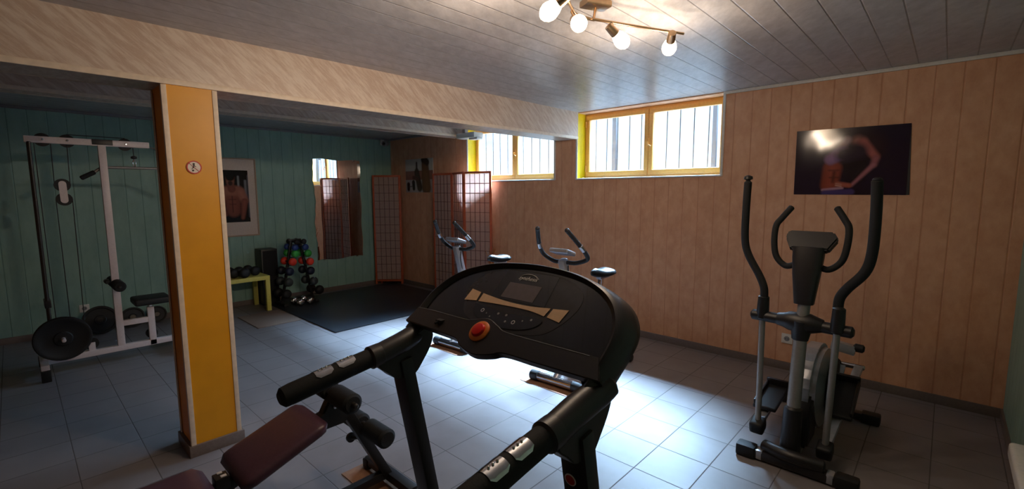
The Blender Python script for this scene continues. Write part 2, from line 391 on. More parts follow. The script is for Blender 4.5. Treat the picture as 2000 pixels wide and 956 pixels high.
# light well outside: rear wall, floor, bars
struct(MB().box((-3.1, 5.85, 1.9), (6.4, .2, 1.7)).build('exterior_wall', M_WELL, sm=False))
struct(MB().box((-3.1, 5.2, 1.15), (6.4, 1.3, .2)).build('exterior_ground', M_WELL, sm=False))
for g, (x0, x1, z0, z1) in enumerate((W1, W2)):
    bw = MB(); zz = z0-.06
    for i in range(11):
        x = x0+.05+.1405*i
        bw.cyl((x, YW+.30, zz), (x+.004*math.sin(i*2.3), YW+.30, z1+.08), .0055, 8)
    bw.box(((x0+x1)/2, YW+.30, z0-.06), (x1-x0+.1, .02, .03)).box(((x0+x1)/2, YW+.30, z1+.08), (x1-x0+.1, .02, .03))
    o = bw.build('window_grille', M_BAR); tag(o, ('iron bar grille outside the larger window beside the panelled wall', 'iron bar grille outside the window behind the folding screen')[g], 'grille'); centre(o)
for xx, wd, lb in ((at(1201, 270, 1, 5.3).x+.15, .055, 'dark post outside seen through the left pane of the right window'), (at(1396, 270, 1, 5.3).x+.15, .045, 'dark post outside at the right edge of the right window')):
    o = MB().box((xx-.15, 5.3, 2.15), (wd, .05, 1.8), bev=.004).build('outdoor_post', M_BAR); tag(o, lb, 'post'); centre(o)

# small light-grey box under the ceiling at the end of the rear beam
o = MB().box((-4.72, 4.235, 2.235), (.36, .16, .07), bev=.012).box((-4.60, 4.235, 2.19), (.16, .1, .03), bev=.01).box((-4.80, 4.235, 2.31), (.05, .05, .092)).build('ceiling_unit', M_WHITE); tag(o, 'small light grey box hanging under the ceiling at the top of the left window', 'box'); centre(o)

# ---------------------------------------------------------------- prints
def lerp(a, b, t): return tuple(a[i]+(b[i]-a[i])*t for i in range(3))
def cap(px, py, x0, y0, x1, y1, r0, r1, asp):
    dx, dy = (x1-x0)*asp, y1-y0; qx, qy = (px-x0)*asp, py-y0; L = dx*dx+dy*dy+1e-9
    t = max(0, min(1, (qx*dx+qy*dy)/L)); d = math.hypot(qx-t*dx, qy-t*dy); return d-(r0+(r1-r0)*t)
def paint(px, py, bgc, shapes, asp):
    c = bgc
    for (x0, y0, x1, y1, r0, r1, ca, soft, hl) in shapes:
        d = cap(px, py, x0, y0, x1, y1, r0, r1, asp); k = max(0, min(1, .5-d/soft))
        if k > 0:
            s_ = 1+hl*max(-1, min(1, -d/max(r0, r1))); c = lerp(c, tuple(q*s_ for q in ca), k)
    return c
def print_mesh(name, org, ux, vy, asp, fn, parent, nx=110):
    """flat print: org top-left, ux across, vy down"""
    ny = max(8, int(nx/asp)); me = bpy.data.meshes.new(name); P = V(parent['_o']); vs = []; cs = []
    for j in range(ny+1):
        for i in range(nx+1):
            u, w_ = i/nx, j/ny; vs.append(org+ux*u+vy*w_-P); cs.append(fn(u, w_))
    fs = [(j*(nx+1)+i, (j+1)*(nx+1)+i, (j+1)*(nx+1)+i+1, j*(nx+1)+i+1) for j in range(ny) for i in range(nx)]
    me.from_pydata(vs, [], fs); a = me.color_attributes.new('print', 'FLOAT_COLOR', 'POINT')
    for i, c in enumerate(cs): a.data[i].color = (*c, 1)
    me.materials.append(M_PRINT); o = bpy.data.objects.new(name, me); COL.objects.link(o); o.parent = parent; return o
def C8(*c): return srgb(*c)[:3]
# poster by the cross trainer
t = empty('poster', (-.57, YW-.004, 1.463), 'dark unframed poster of an athletic woman with hand on hip, right of the window', 'poster')
pA, pB, pC, pD = V((-.921, YW-.006, 1.964)), V((-.226, YW-.006, 1.960)), V((-.204, YW-.006, 1.463)), V((-.917, YW-.006, 1.466))
MB().prism([pA, pB, pC, pD], (0, .005, 0)).build('poster_board', M_BLACK, t, sm=False)
sh = [(.5, .16, .68, .28, .18, .20, C8(46, 28, 32), .15, .2), (.54, .45, .56, .7, .17, .13, C8(32, 22, 26), .12, 0),
      (.60, .22, .57, .20, .07, .07, C8(140, 92, 82), .08, .3), (.62, .24, .73, .44, .068, .05, C8(150, 84, 74), .05, .4),
      (.735, .47, .72, .56, .045, .04, C8(140, 84, 84), .04, .3), (.72, .56, .54, .86, .035, .022, C8(146, 92, 96), .03, .4),
      (.36, .60, .34, .86, .125, .115, C8(126, 58, 42), .05, .45), (.38, .66, .37, .80, .02, .02, C8(88, 38, 30), .04, 0), (.34, .74, .42, .74, .008, .008, C8(84, 38, 30), .03, 0), (.33, .63, .42, .63, .008, .008, C8(90, 42, 34), .03, 0),
      (.48, .18, .42, .33, .05, .06, C8(150, 120, 120), .05, .2), (.34, .46, .44, .37, .085, .10, C8(132, 98, 132), .04, .35),
      (.46, .40, .58, .36, .11, .12, C8(48, 34, 44), .1, 0), (.28, .93, .46, .90, .018, .018, C8(170, 130, 140), .02, 0), (.30, .98, .54, .96, .045, .045, C8(72, 56, 100), .03, 0),
      (.42, .84, .52, .86, .04, .035, C8(146, 78, 60), .02, .4), (.40, .86, .45, .875, .009, .009, C8(196, 140, 120), .01, 0), (.40, .83, .45, .845, .009, .009, C8(180, 120, 100), .01, 0)]
print_mesh('printed_picture', pA+V((0, -.002, 0)), pB-pA, pD-pA, 1.42, lambda u, v: paint(u, v, C8(36, 26, 40), sh, 1.42), t, 150)
# poster on the window wall behind the screens
t = empty('poster', (-5.98, YW-.004, 1.487), 'small unframed poster with a big dark brown figure and dumbbells, between the folding screens', 'poster')
qA, qB, qD = V((-6.335, YW-.006, 2.0)), V((-5.632, YW-.006, 2.0)), V((-6.335, YW-.006, 1.487))
MB().prism([qA, qB, qB+(qD-qA), qD], (0, .005, 0)).build('poster_board', M_WHITE, t, sm=False)
def fn3(u, v):
    c = C8(186, 180, 172) if v < .36 else (C8(136, 92, 80) if v < .62 else C8(176, 170, 164))
    return paint(u, v, c, [(.72, .1, .76, .85, .16, .22, C8(92, 64, 44), .06, .3), (.66, .03, .8, .12, .1, .1, C8(60, 42, 34), .05, 0), (.42, .12, .42, .3, .04, .05, C8(70, 60, 56), .04, 0), (.42, .4, .52, .85, .12, .13, C8(66, 50, 42), .05, .2), (.30, .55, .45, .6, .06, .06, C8(84, 56, 48), .05, 0),
        (.10, .76, .10, .90, .075, .065, C8(28, 24, 26), .03, 0), (.29, .70, .30, .88, .075, .065, C8(28, 24, 26), .03, 0), (.10, .84, .30, .80, .012, .012, C8(70, 66, 68), .02, 0)], 1.37)
print_mesh('printed_picture', qA+V((0, -.002, 0)), qB-qA, qD-qA, 1.37, fn3, t, 100)
# framed picture on the green wall
fy0, fy1, fz0, fz1 = 1.53, 2.252, .925, 1.94
t = empty('framed_picture', (XG+.012, (fy0+fy1)/2, fz0), 'framed photograph of a bare-chested man with cream mount, on the green wall beside the column', 'picture')
b = MB(); fx = XG+.012
for (c, s_) in (((fx, (fy0+fy1)/2, fz1-.009), (.024, fy1-fy0, .018)), ((fx, (fy0+fy1)/2, fz0+.009), (.024, fy1-fy0, .018)), ((fx, fy0+.009, (fz0+fz1)/2), (.024, .018, fz1-fz0-.036)), ((fx, fy1-.009, (fz0+fz1)/2), (.024, .018, fz1-fz0-.036))): b.box(c, s_, bev=.003)
b.build('picture_frame', M_FRAMEPALE, t)
MB().box((XG+.008, (fy0+fy1)/2, (fz0+fz1)/2), (.008, fy1-fy0-.036, fz1-fz0-.036)).build('picture_mount', M_PASSE, t, sm=False)
sk, sk2 = C8(150, 96, 78), C8(118, 66, 54)
shm = [(.85, .1, .85, .9, .02, .02, C8(92, 88, 92), .02, 0), (.78, .2, .78, .5, .02, .02, C8(120, 120, 124), .02, 0), (.9, .35, .98, .35, .03, .03, C8(70, 66, 72), .02, 0), (.62, .12, .62, .3, .015, .015, C8(140, 140, 140), .02, 0),
       (.40, .9, .56, .9, .16, .16, C8(26, 24, 30), .04, 0), (.44, .45, .48, .78, .17, .12, sk2, .05, .5), (.30, .40, .60, .40, .085, .10, sk, .05, .35), (.66, .42, .74, .58, .085, .07, sk, .04, .4), (.74, .6, .68, .92, .06, .035, sk2, .03, .5), (.26, .42, .2, .62, .08, .06, sk, .04, .4), (.2, .62, .3, .85, .05, .03, sk2, .03, .4),
       (.44, .28, .46, .36, .06, .07, sk2, .03, .2), (.44, .15, .44, .23, .075, .065, sk, .03, .25), (.44, .10, .44, .13, .085, .08, C8(34, 26, 26), .03, 0), (.44, .25, .44, .26, .045, .04, C8(62, 42, 38), .03, 0), (.46, .5, .46, .8, .008, .008, C8(70, 38, 34), .02, 0), (.38, .56, .54, .56, .006, .006, C8(84, 46, 40), .02, 0), (.4, .65, .54, .65, .006, .006, C8(84, 46, 40), .02, 0)]
print_mesh('printed_picture', V((XG+.0125, 1.64, 1.783)), V((0, .51, 0)), V((0, 0, -.67)), .76, lambda u, v: paint(u-.15, v, C8(30, 24, 28), shm, .76), t, 90)

# mirror
t = empty('wall_mirror', (XG+.02, 3.38, .49), 'tall frameless mirror with wavy edges on the green wall', 'mirror')
pts = []; y0, y1, z0, z1 = 3.02, 3.752, .495, 1.975
random.seed(3)
for k in range(24): pts.append((y0+.012*math.sin(k*.55)+.006*math.sin(k*1.9), z0+(z1-z0)*k/24))
for k in range(10): pts.append((y0+(y1-y0)*k/10, z1+.010*math.sin(k*.9)))
for k in range(24): pts.append((y1+.008*math.sin(k*.7), z1-(z1-z0)*k/24))
for k in range(10): pts.append((y1-(y1-y0)*k/10, z0+.012*math.sin(k*.8)))
MB().prism([(XG+.012, y, z) for y, z in pts], (.006, 0, 0)).build('mirror_glass', M_MIRROR, t, sm=False)
for (y, z) in ((3.12, 1.972), (3.65, 1.972), (3.12, .5), (3.65, .5)): MB().box((XG+.012, y, z), (.022, .03, .018), bev=.003).build('mirror_clip', M_CHROME, t)

# sticker on column
t = empty('sticker', (BX1, .70, 1.59), 'round no-drinks style prohibition sticker, red ring on white, on the yellow column', 'sticker')
sx_ = BX1+.0005; sc = V((sx_, .702, 1.637))
def ngon(r, n=32, c=sc): return [c+V((0, r*math.cos(2*PI*i/n), r*math.sin(2*PI*i/n))) for i in range(n)]
MB().prism(ngon(.034), (.0012, 0, 0)).build('sticker_disc', M_STICKWH, t, sm=False)
b = MB(); rg = []
for rr in (.036, .030):
    rg.append([sc+V((.0016, rr*math.cos(2*PI*i/32), rr*math.sin(2*PI*i/32))) for i in range(32)])
b.rings(rg, False); b.beam(sc+V((.002, -.022, .022)), sc+V((.002, .022, -.022)), .004, .001, 0); b.build('red_ring', M_STICKRED, t, sm=False)
b = MB(); q = sc+V((.0026, 0, 0))
b.lathe([(.0055, 0), (.0055, .0006)], q+V((0, -.001, .018)), (1, 0, 0), 14); b.beam(q+V((0, 0, .013)), q+V((0, -.005, -.004)), .006, .0006, 0, V((1, 0, 0))); b.beam(q+V((0, -.001, .01)), q+V((0, .009, .004)), .003, .0006, 0, V((1, 0, 0)))
b.beam(q+V((0, -.005, -.003)), q+V((0, -.013, -.010)), .003, .0006, 0, V((1, 0, 0))); b.lathe([(.005, 0), (.005, .0006)], q+V((0, -.006, -.017)), (1, 0, 0), 14); b.build('black_figure', M_STICKBK, t, sm=False)

# ---------------------------------------------------------------- ceiling spotlight
t = empty('ceiling_spotlight', (-1.24, 1.87, H), 'four-armed brushed nickel ceiling spotlight with lit frosted glass shades', 'lamp')
d_ = (V((-1.018, 2.338, 0))-V((-1.235, 1.864, 0))).normalized(); RZ = 2.27
Rm = Matrix((V((d_.y, -d_.x, 0)), d_, V((0, 0, 1)))).transposed()
MB().box((-1.235, 1.885, H-.016), (.075, .13, .03), Rm, .008).cyl((-1.235, 1.885, H-.03), (-1.235, 1.87, RZ), .006, 10).build('ceiling_mount', M_STEEL, t)
MB().tube([(-1.235, 1.855, RZ), (-1.14, 2.07, RZ), (-1.018, 2.338, RZ)], .0065, 12).build('rail', M_STEEL, t)
MB().tube([(-1.235, 1.875, RZ), (-1.262, 1.78, RZ+.004), (-1.235, 1.70, RZ+.006), (-1.19, 1.60, RZ+.004), (-1.15, 1.44, RZ)], .0065, 12).build('rail', M_STEEL, t)
def head(sp, hp, gp, beam=None):
    """stem from rail point sp to knuckle hp, holder and egg-shaped shade pointing at gp"""
    sp, hp, gp = V(sp), V(hp), V(gp); ax = (gp-hp).normalized()
    sh_ = MB().cyl(sp, hp+(hp-sp).normalized()*.004, .005, 10).build('stem', M_STEEL, t)
    hd = MB().lathe([(.006, -.032), (.018, -.030), (.020, -.005), (.021, .024), (.019, .026)], hp, ax, 20).build('lamp_holder', M_STEEL, t)
    MB().lathe([(.012, .0), (.020, .008), (.029, .026), (.0345, .046), (.035, .058), (.029, .076), (.016, .089), (.005, .094)], hp+ax*.012, ax, 24).build('lamp_shade', M_GLOW, t)
    L = bpy.data.lights.new('bulb_light', 'POINT'); L.energy = BULB_POWER; L.color = (1, .77, .57); L.shadow_soft_size = .045
    lo = bpy.data.objects.new('bulb_light', L); COL.objects.link(lo); lo.location = hp+ax*.20+V((0, 0, -.02))
    if beam:
        L = bpy.data.lights.new('reflector_light', 'SPOT'); L.energy = SPOT_POWER; L.color = (1, .77, .57); L.shadow_soft_size = .03; L.spot_size = math.radians(150); L.spot_blend = 1
        so_ = bpy.data.objects.new('reflector_light', L); COL.objects.link(so_); so_.location = hp+ax*.16; so_.rotation_euler = V(beam).to_track_quat('-Z', 'Y').to_euler()
head((-1.19, 1.955, RZ), (-1.175, 1.935, 2.225), (-1.148, 2.00, 2.175))
head((-1.045, 2.275, RZ), (-1.028, 2.225, 2.228), (-1.10, 2.335, 2.16), (-1, .1, -.28))
head((-1.25, 1.72, RZ), (-1.235, 1.73, 2.232), (-1.15, 1.66, 2.17))
head((-1.165, 1.50, RZ), (-1.13, 1.50, 2.225), (-1.22, 1.47, 2.165), (-1, -.25, -.25))

# ---------------------------------------------------------------- mats
o = MB().box(((-6.62-4.68)/2, (2.245+4.2)/2, .006), (6.62-4.68, 4.2-2.245, .012), bev=.004).build('exercise_mat', M_MATBLK); tag(o, 'large black rubber exercise mat on the floor before the mirror', 'mat'); centre(o)
o = MB().box(((-6.15-5.47)/2, (1.745+2.225)/2, .004), (.68, .48, .008), bev=.002).build('carpet_square', M_RUG); tag(o, 'small taupe carpet square on the tiles in front of the yellow table', 'rug'); centre(o)

# ---------------------------------------------------------------- folding screens
def screen_panel(parent, a, c, zt=1.76):
    a, c = V((*a, 0)), V((*c, 0)); L = (c-a).length; d = (c-a)/L; nrm = V((d.y, -d.x, 0))
    R = Matrix((d, -nrm, V((0, 0, 1)))).transposed()
    def P(u, z): return a+d*u+V((0, 0, z))
    b = MB(); w = .028
    for u in (w/2, L-w/2): b.box(P(u, zt/2+.006), (w, .02, zt-.012), R, .003)
    for z in (zt-w/2, .07): b.box(P(L/2, z), (L-2*w, .018, w), R, .003)
    p = b.build('panel_frame', M_WOODRED, parent)
    b = MB(); n = 5
    for i in range(1, n): b.box(P(w+(L-2*w)*i/n, (zt+.06)/2), (.005, .012, zt-.12), R)
    for j in range(1, 13): b.box(P(L/2, .084+(zt-.112)*j/13), (L-2*w, .010, .005), R)
    b.build('lattice', M_LATTICE, p, sm=False)
    MB().box(P(L/2, (zt+.06)/2), (L-2*w+.006, .0016, zt-.12), R).build('paper', M_PAPER, p, sm=False)
t = empty('folding_screen', (-6.54, 4.12, .0), 'folded shoji screen standing alone in the corner by the green wall', 'screen')
screen_panel(t, (-6.69, 3.93), (-6.375, 4.235)); screen_panel(t, (-6.70, 4.03), (-6.43, 4.285))
t = empty('folding_screen', (-4.9, 4.2, 0), 'three-panel shoji screen standing half in front of the left window', 'screen')
Pz = [(-5.50, 4.21), (-5.11, 4.25), (-4.69, 4.09), (-4.315, 4.24)]
for a, c in zip(Pz, Pz[1:]): screen_panel(t, a, c)

# dried plant
t = empty('dried_plant', (-4.20, 4.10, 0), 'dried brown plant in a tall pot beside the three-panel screen', 'plant')
MB().lathe([(.05, 0), (.07, .02), (.075, .25), (.06, .38), (.065, .40), (.055, .40)], (-4.20, 4.12, 0), n=20).build('plant_pot', M_POT, t)
b = MB(); random.seed(5)
for k in range(26):
    a = random.uniform(0, 2*PI); l = random.uniform(.22, .42); sp = random.uniform(.04, .13)
    p0 = V((-4.20, 4.12, .38)); p2 = p0+V((sp*math.cos(a), sp*.5*math.sin(a), l)); p1 = p0+V((sp*.3*math.cos(a), sp*.15*math.sin(a), l*.6))
    b.tube([p0, p1, p2], [.003, .006, .002], 5)
b.build('dried_leaves', M_PLANT, t)

# ---------------------------------------------------------------- camera dome, sockets
t = empty('security_camera', (XG+.05, 4.17, 2.28), 'small white security camera with dark lens high in the corner of the green wall', 'security camera')
MB().box((XG+.012, 4.17, 2.29), (.024, .07, .09), bev=.006).cyl((XG+.02, 4.17, 2.285), (XG+.09, 4.16, 2.275), .012, 10).build('wall_bracket', M_WHITE, t)
MB().cyl((XG+.07, 4.22, 2.275), (XG+.18, 4.10, 2.255), .042, 20).build('camera_body', M_GREY, t)
MB().cyl((XG+.178, 4.102, 2.2555), (XG+.19, 4.089, 2.253), .022, 20).build('lens', M_BLACK, t)
def socket(loc, nrm, label):
    n_ = V(nrm); t = empty('power_socket', loc, label, 'socket'); c = V(loc); s_ = V((0, 1, 0)) if abs(n_.x) else V((1, 0, 0))
    sz = (.012, .082, .082) if abs(n_.x) else (.082, .012, .082)
    MB().box(c+n_*.006, sz, bev=.004).build('socket_plate', M_WHITE, t)
    b = MB().lathe([(.021, 0), (.021, .001), (.019, .0014)], c+n_*.012, n_, 24); b.build('socket_well', M_GREY, t)
    b = MB()
    for k in (-1, 1): b.cyl(c+n_*.013+s_*.009*k, c+n_*.0148+s_*.009*k, .0035, 10)
    b.build('pin_hole', M_BLACK, t)
socket((-.898, YW, .268), (0, -1, 0), 'white power socket low on the orange panelled wall behind the cross trainer')
socket((XG, .446, .257), (1, 0, 0), 'white power socket low on the green wall behind the multi gym')
o = MB().box((.327, 2.55, .30), (.076, 1.04, .075), bev=.02, seg=3).build('wall_unit', M_WHITE); tag(o, 'white rounded box mounted low on the right-hand wall at the picture edge', 'box'); centre(o)

# ---------------------------------------------------------------- speaker box, table, dumbbells
t = empty('loudspeaker', (-6.62, 2.275, 0), 'tall black loudspeaker standing behind the pale yellow table', 'speaker')
MB().box((-6.625, 2.275, .382), (.22, .20, .738), bev=.006).build('speaker_cabinet', M_BLACK, t)
MB().box((-6.512, 2.275, .56), (.012, .17, .34), bev=.004).build('speaker_grille', M_FOAM, t)
MB().box((-6.512, 2.275, .20), (.012, .17, .30), bev=.004).build('speaker_grille', M_FOAM, t)
TX0, TX1, TY0, TY1, TZ = -6.72, -6.215, 1.61, 2.16, .452
t = empty('side_table', ((TX0+TX1)/2, (TY0+TY1)/2, 0), 'low pale yellow square side table against the green wall', 'table')
MB().box(((TX0+TX1)/2, (TY0+TY1)/2, TZ-.026), (TX1-TX0, TY1-TY0, .05), bev=.003).build('table_top', M_TABLE, t)
for x in (TX0+.026, TX1-.026):
    for y in (TY0+.026, TY1-.026): MB().box((x, y, (TZ-.05)/2), (.05, .05, TZ-.052), bev=.003).build('leg', M_TABLE, t)
def dumbbell(c, r, ln, axis, mhead, label, group=None, mh=M_CHROME, hexa=False, headlen=None):
    c = V(c); ax = V(axis).normalized(); hl = headlen or r*1.35; t = empty('dumbbell', c-V((0, 0, r)), label, 'dumbbell', group)
    MB().cyl(c-ax*(ln/2), c+ax*(ln/2), .013, 14).build('handle', mh, t)
    n = 8 if hexa else 24
    for k in (-1, 1):
        MB().lathe([(r*.45, -hl/2), (r*.8, -hl*.38), (r*.96, -hl*.2), (r, 0), (r*.96, hl*.2), (r*.8, hl*.38), (r*.45, hl/2)], c+ax*k*(ln/2-hl*.2), ax, n).build('weight_head', mhead, t)
    return t
def on_table(px, py, x, r): 
    p = at(px, py, 0, x); return V((x, p.y, TZ+r+.001))
dumbbell(on_table(472, 528, -6.33, .062), .062, .21, (1, .05, 0), M_RUBBER, 'black dumbbell with a silver end mark in the middle of the yellow table')
dumbbell(on_table(491, 528, -6.42, .060), .060, .2, (1, .2, 0), M_RUBBER, 'black dumbbell at the right end of the yellow table, nearest the loudspeaker')
dumbbell(on_table(452, 528, -6.40, .060), .060, .2, (1, 0, 0), M_RUBBER, 'black dumbbell on the yellow table, nearest the column')

t = empty('dumbbell_rack', (-6.33, 2.56, .012), 'black A-shaped dumbbell tree standing on the black mat', 'rack')
RX = -6.33
for s_, (yt, yb) in ((-1, (2.49, 2.33)), (1, (2.60, 2.74))):
    MB().beam((RX, yb, .04), (RX, yt, .86), .03, .03).build('upright', M_BLACK, t)
    MB().box((RX, yb, .03), (.28, .05, .035), bev=.006).build('foot', M_BLACK, t)
MB().box((RX, 2.535, .865), (.04, .16, .03), bev=.004).build('crossbar', M_BLACK, t)
MB().box((RX, 2.53, .09), (.04, .38, .03), bev=.004).build('crossbar', M_BLACK, t)
rows = [((576, 473), (590, 472), .855, .036, M_RUBBER, 'black'), ((573, 484), (593, 483), .785, .044, M_BLUEBALL, 'blue'), ((573, 496), (598, 495), .71, .050, M_GRNBALL, 'green'),
        ((568, 512), (602, 511), .60, .052, M_REDBALL, 'red'), ((562, 531), (603, 529), .48, .056, M_NAVY, 'navy'), ((560, 552), (609, 549), .335, .058, M_GREYV, 'slate grey'), ((556, 575), (620, 566), .19, .062, M_RUBBER, 'large black')]
for i, (l_, r_, z, r, mm, cn) in enumerate(rows):
    for side, q in (('left', l_), ('right', r_)):
        p = at(q[0], q[1], 0, -6.24); L_ = .20+.03*i/6
        extra = ' at its top' if i == 0 else (' at its foot' if i == 6 else '')
        dumbbell((-6.24-.07, p.y, p.z), r, L_, (1, .16, 0), mm, '%s dumbbell on the %s side of the dumbbell tree%s' % (cn, side, extra), 'dumbbells on the dumbbell tree', M_BLACK)
        MB().box((RX+.03, p.y, p.z-r-.004), (.06, .03, .006)).build('cradle', M_BLACK, t)
for k, (q, yn) in enumerate((((583, 581), 'left'), ((602, 577), 'right'))):
    p = at(q[0], q[1], 0, -6.13); dumbbell((-6.17, p.y, .013+.052), .052, .19, (1, .1, 0), M_CHROME, '%s of the two chrome dumbbells lying on the mat between the rack feet' % yn, 'chrome dumbbells on the mat')

# ---------------------------------------------------------------- multi gym
GX = -5.35
t = empty('lat_pulldown_machine', (GX, .55, 0), 'white steel lat pulldown machine with black seat in front of the green wall', 'exercise machine')
MB().box((GX, .565, .115), (.05, 1.0, .05), bev=.004).build('base_rail', M_GYMW, t)
MB().box((GX-.06, .075, .10), (.50, .05, .06), bev=.004).build('front_foot', M_GYMW, t)
for x in (GX+.195, GX-.315): MB().box((x, .075, .045), (.05, .058, .09), bev=.006).build('rubber_foot', M_RUBBER, t)
MB().box((GX-.0, 1.06, .10), (.50, .05, .06), bev=.004).build('rear_foot', M_GYMW, t)
for x in (GX+.26, GX-.26): MB().box((x, 1.06, .045), (.05, .058, .09), bev=.006).build('rubber_foot', M_RUBBER, t)
MB().box((GX, .572, 1.02), (.05, .052, 1.77), bev=.004).build('upright', M_GYMW, t)
MB().box((GX, .505, 1.925), (.045, .79, .052), bev=.004).build('top_bar', M_GYMW, t)
MB().box((GX+.026, .578, 1.93), (.006, .135, .045), bev=.002).build('name_plate', M_BLACK, t)
for (y, z) in ((.215, 1.928), (.36, 1.928), (.735, 1.924)):
    MB().cyl((GX+.010+.02, y, z), (GX+.030+.02, y, z), .0, 8) if 0 else None
    MB().lathe([(.052, -.012), (.052, -.008), (.044, 0), (.052, .008), (.052, .012)], (GX-.036, y, z), (1, 0, 0), 28).build('pulley', M_RUBBER, t)
    MB().cyl((GX-.05, y, z), (GX+.03, y, z), .008, 10).build('pulley_bolt', M_CHROME, t)
for (y, z) in ((.303, 1.565), (.306, 1.448)):
    MB().lathe([(.052, -.012), (.052, -.008), (.044, 0), (.052, .008), (.052, .012)], (GX-.02, y, z), (1, 0, 0), 28).build('pulley', M_RUBBER, t)
pts = []
for k in range(9): a = PI*k/8; pts.append((GX-.004, .303+.024*math.cos(a), 1.575+.024*math.sin(a)))
for k in range(9): a = PI+PI*k/8; pts.append((GX-.004, .306+.024*math.cos(a), 1.44+.024*math.sin(a)))
MB().prism(pts, (.006, 0, 0)).build('pulley_plate', M_GYMW, t)
b = MB(); cx_ = GX-.02
for (p, q) in (((.257, 1.565), (.262, 1.93)), ((.351, 1.565), (.358, 1.90)), ((.256, 1.448), (.262, .16)), ((.356, 1.448), (.345, .16)), ((.165, 1.93), (.175, .30))):
    b.cyl((cx_, p[0], p[1]), (cx_, q[0], q[1]), .003, 8)
b.tube([(cx_, .36, 1.98), (cx_, .735, 1.978)], .003, 8, False); b.tube([(cx_, .787, 1.924), (cx_, .787, 1.83)], .003, 8, False)
b.build('cable', M_BLACK, t)
for dx in (-.05, .06): MB().cyl((GX+dx, .135, .14), (GX+dx, .135, 1.90), .013, 14).build('guide_rod', M_GUIDE, t)
MB().box((GX, .135, .60), (.16, .04, .06), bev=.004).build('weight_carriage', M_CHAR2, t)
MB().lathe([(.010, 0), (.022, .004), (.022, .02), (.008, .028)], (cx_, .787, 1.80), n=18).build('cable_stop', M_RUBBER, t)
MB().tube([(cx_, .787, 1.80), (cx_, .777, 1.765), (cx_, .787, 1.725), (cx_, .797, 1.765), (cx_, .787, 1.80)], .004, 8).build('carabiner', M_CHROME, t)
MB().tube([(GX, .90, 1.91), (GX+.0, .935, 1.90), (GX, .95, 1.885), (GX, .975, 1.90)], .005, 8).build('hook', M_CHROME, t)
lb = MB().tube([(cx_, .50, 1.665), (cx_, .56, 1.715), (cx_, .62, 1.72), (cx_, 1.0, 1.72), (cx_, 1.06, 1.715), (cx_, 1.14, 1.665)], .012, 12).build('pull_bar', M_GREYTUBE, t)
MB().cyl((cx_, .425, 1.625), (cx_, .51, 1.676), .019, 16).build('grip', M_FOAM, lb); MB().cyl((cx_, 1.13, 1.672), (cx_, 1.215, 1.622), .019, 16).build('grip', M_FOAM, lb)
MB().box((GX, .80, .27), (.05, .05, .36), bev=.003).build('seat_post', M_GYMW, t)
MB().box((GX, .69, .335), (.045, .20, .048), bev=.003).build('brace', M_GYMW, t)
MB().box((GX, .80, .46), (.03, .03, .05), bev=.002).build('adjusting_plate', M_CHROME, t)
MB().box((GX, .81, .515), (.26, .27, .062), bev=.024, seg=4).build('seat', M_RUBBER, t)
MB().cyl((GX-.24, .572, .70), (GX+.24, .572, .70), .012, 10).build('roller_bar', M_GUIDE, t)
for s_ in (-1, 1): MB().cyl((GX+s_*.06, .575, .70), (GX+s_*.22, .575, .70), .045, 22).build('foam_roller', M_FOAM, t)
MB().cyl((GX+.03, .51, .735), (GX+.09, .51, .735), .02, 14).build('adjusting_knob', M_BLACK, t)
MB().lathe([(.05, -.012), (.05, -.008), (.042, 0), (.05, .008), (.05, .012)], (GX-.02, .375, .195), (1, 0, 0), 24).build('pulley', M_RUBBER, t)
MB().box((GX+.012, .375, .17), (.008, .045, .08), bev=.003).build('pulley_plate', M_GYMW, t)
MB().lathe([(.045, -.012), (.045, -.008), (.038, 0), (.045, .008), (.045, .012)], (GX-.04, .80, .19), (1, 0, 0), 24).build('pulley', M_RUBBER, t)
MB().cyl((GX-.02, .195, .33), (GX+.29, .195, .33), .014, 14).build('weight_horn', M_GYMW, t)
MB().box((GX, .17, .23), (.045, .045, .22), bev=.003).build('horn_post', M_GYMW, t)
def plate(c, r, axis, label, th=.035, group=None):
    t = empty('weight_plate', V(c)-V((0, 0, r)), label, 'weight plate', group)
    MB().lathe([(.022, -th*.5), (r*.3, -th*.5), (r*.34, -th*.28), (r*.8, -th*.28), (r*.86, -th*.5), (r*.97, -th*.5), (r, -th*.3), (r, th*.3), (r*.97, th*.5), (r*.86, th*.5), (r*.8, th*.28), (r*.34, th*.28), (r*.3, th*.5), (.022, th*.5)], c, axis, 40).build('plate_disc', M_RUBBER, t)
    MB().lathe([(.024, -th*.52), (.024, th*.52)], c, axis, 20).build('hub_ring', M_GUIDE, t)
plate((GX+.20, .195, .33), .178, (1, 0, 0), 'big black weight plate on the horn of the white lat pulldown machine')
plate((-6.52, .545, .152), .150, (1, -.1, .18), 'largest of the weight plates standing by the green wall, next to the socket')
plate((-6.60, .825, .112), .110, (1, 0, .18), 'black weight plate by the green wall, seen between upright and seat post')
plate((-6.62, 1.045, .098), .096, (1, 0, .18), 'smaller black weight plate by the green wall behind the seat post')

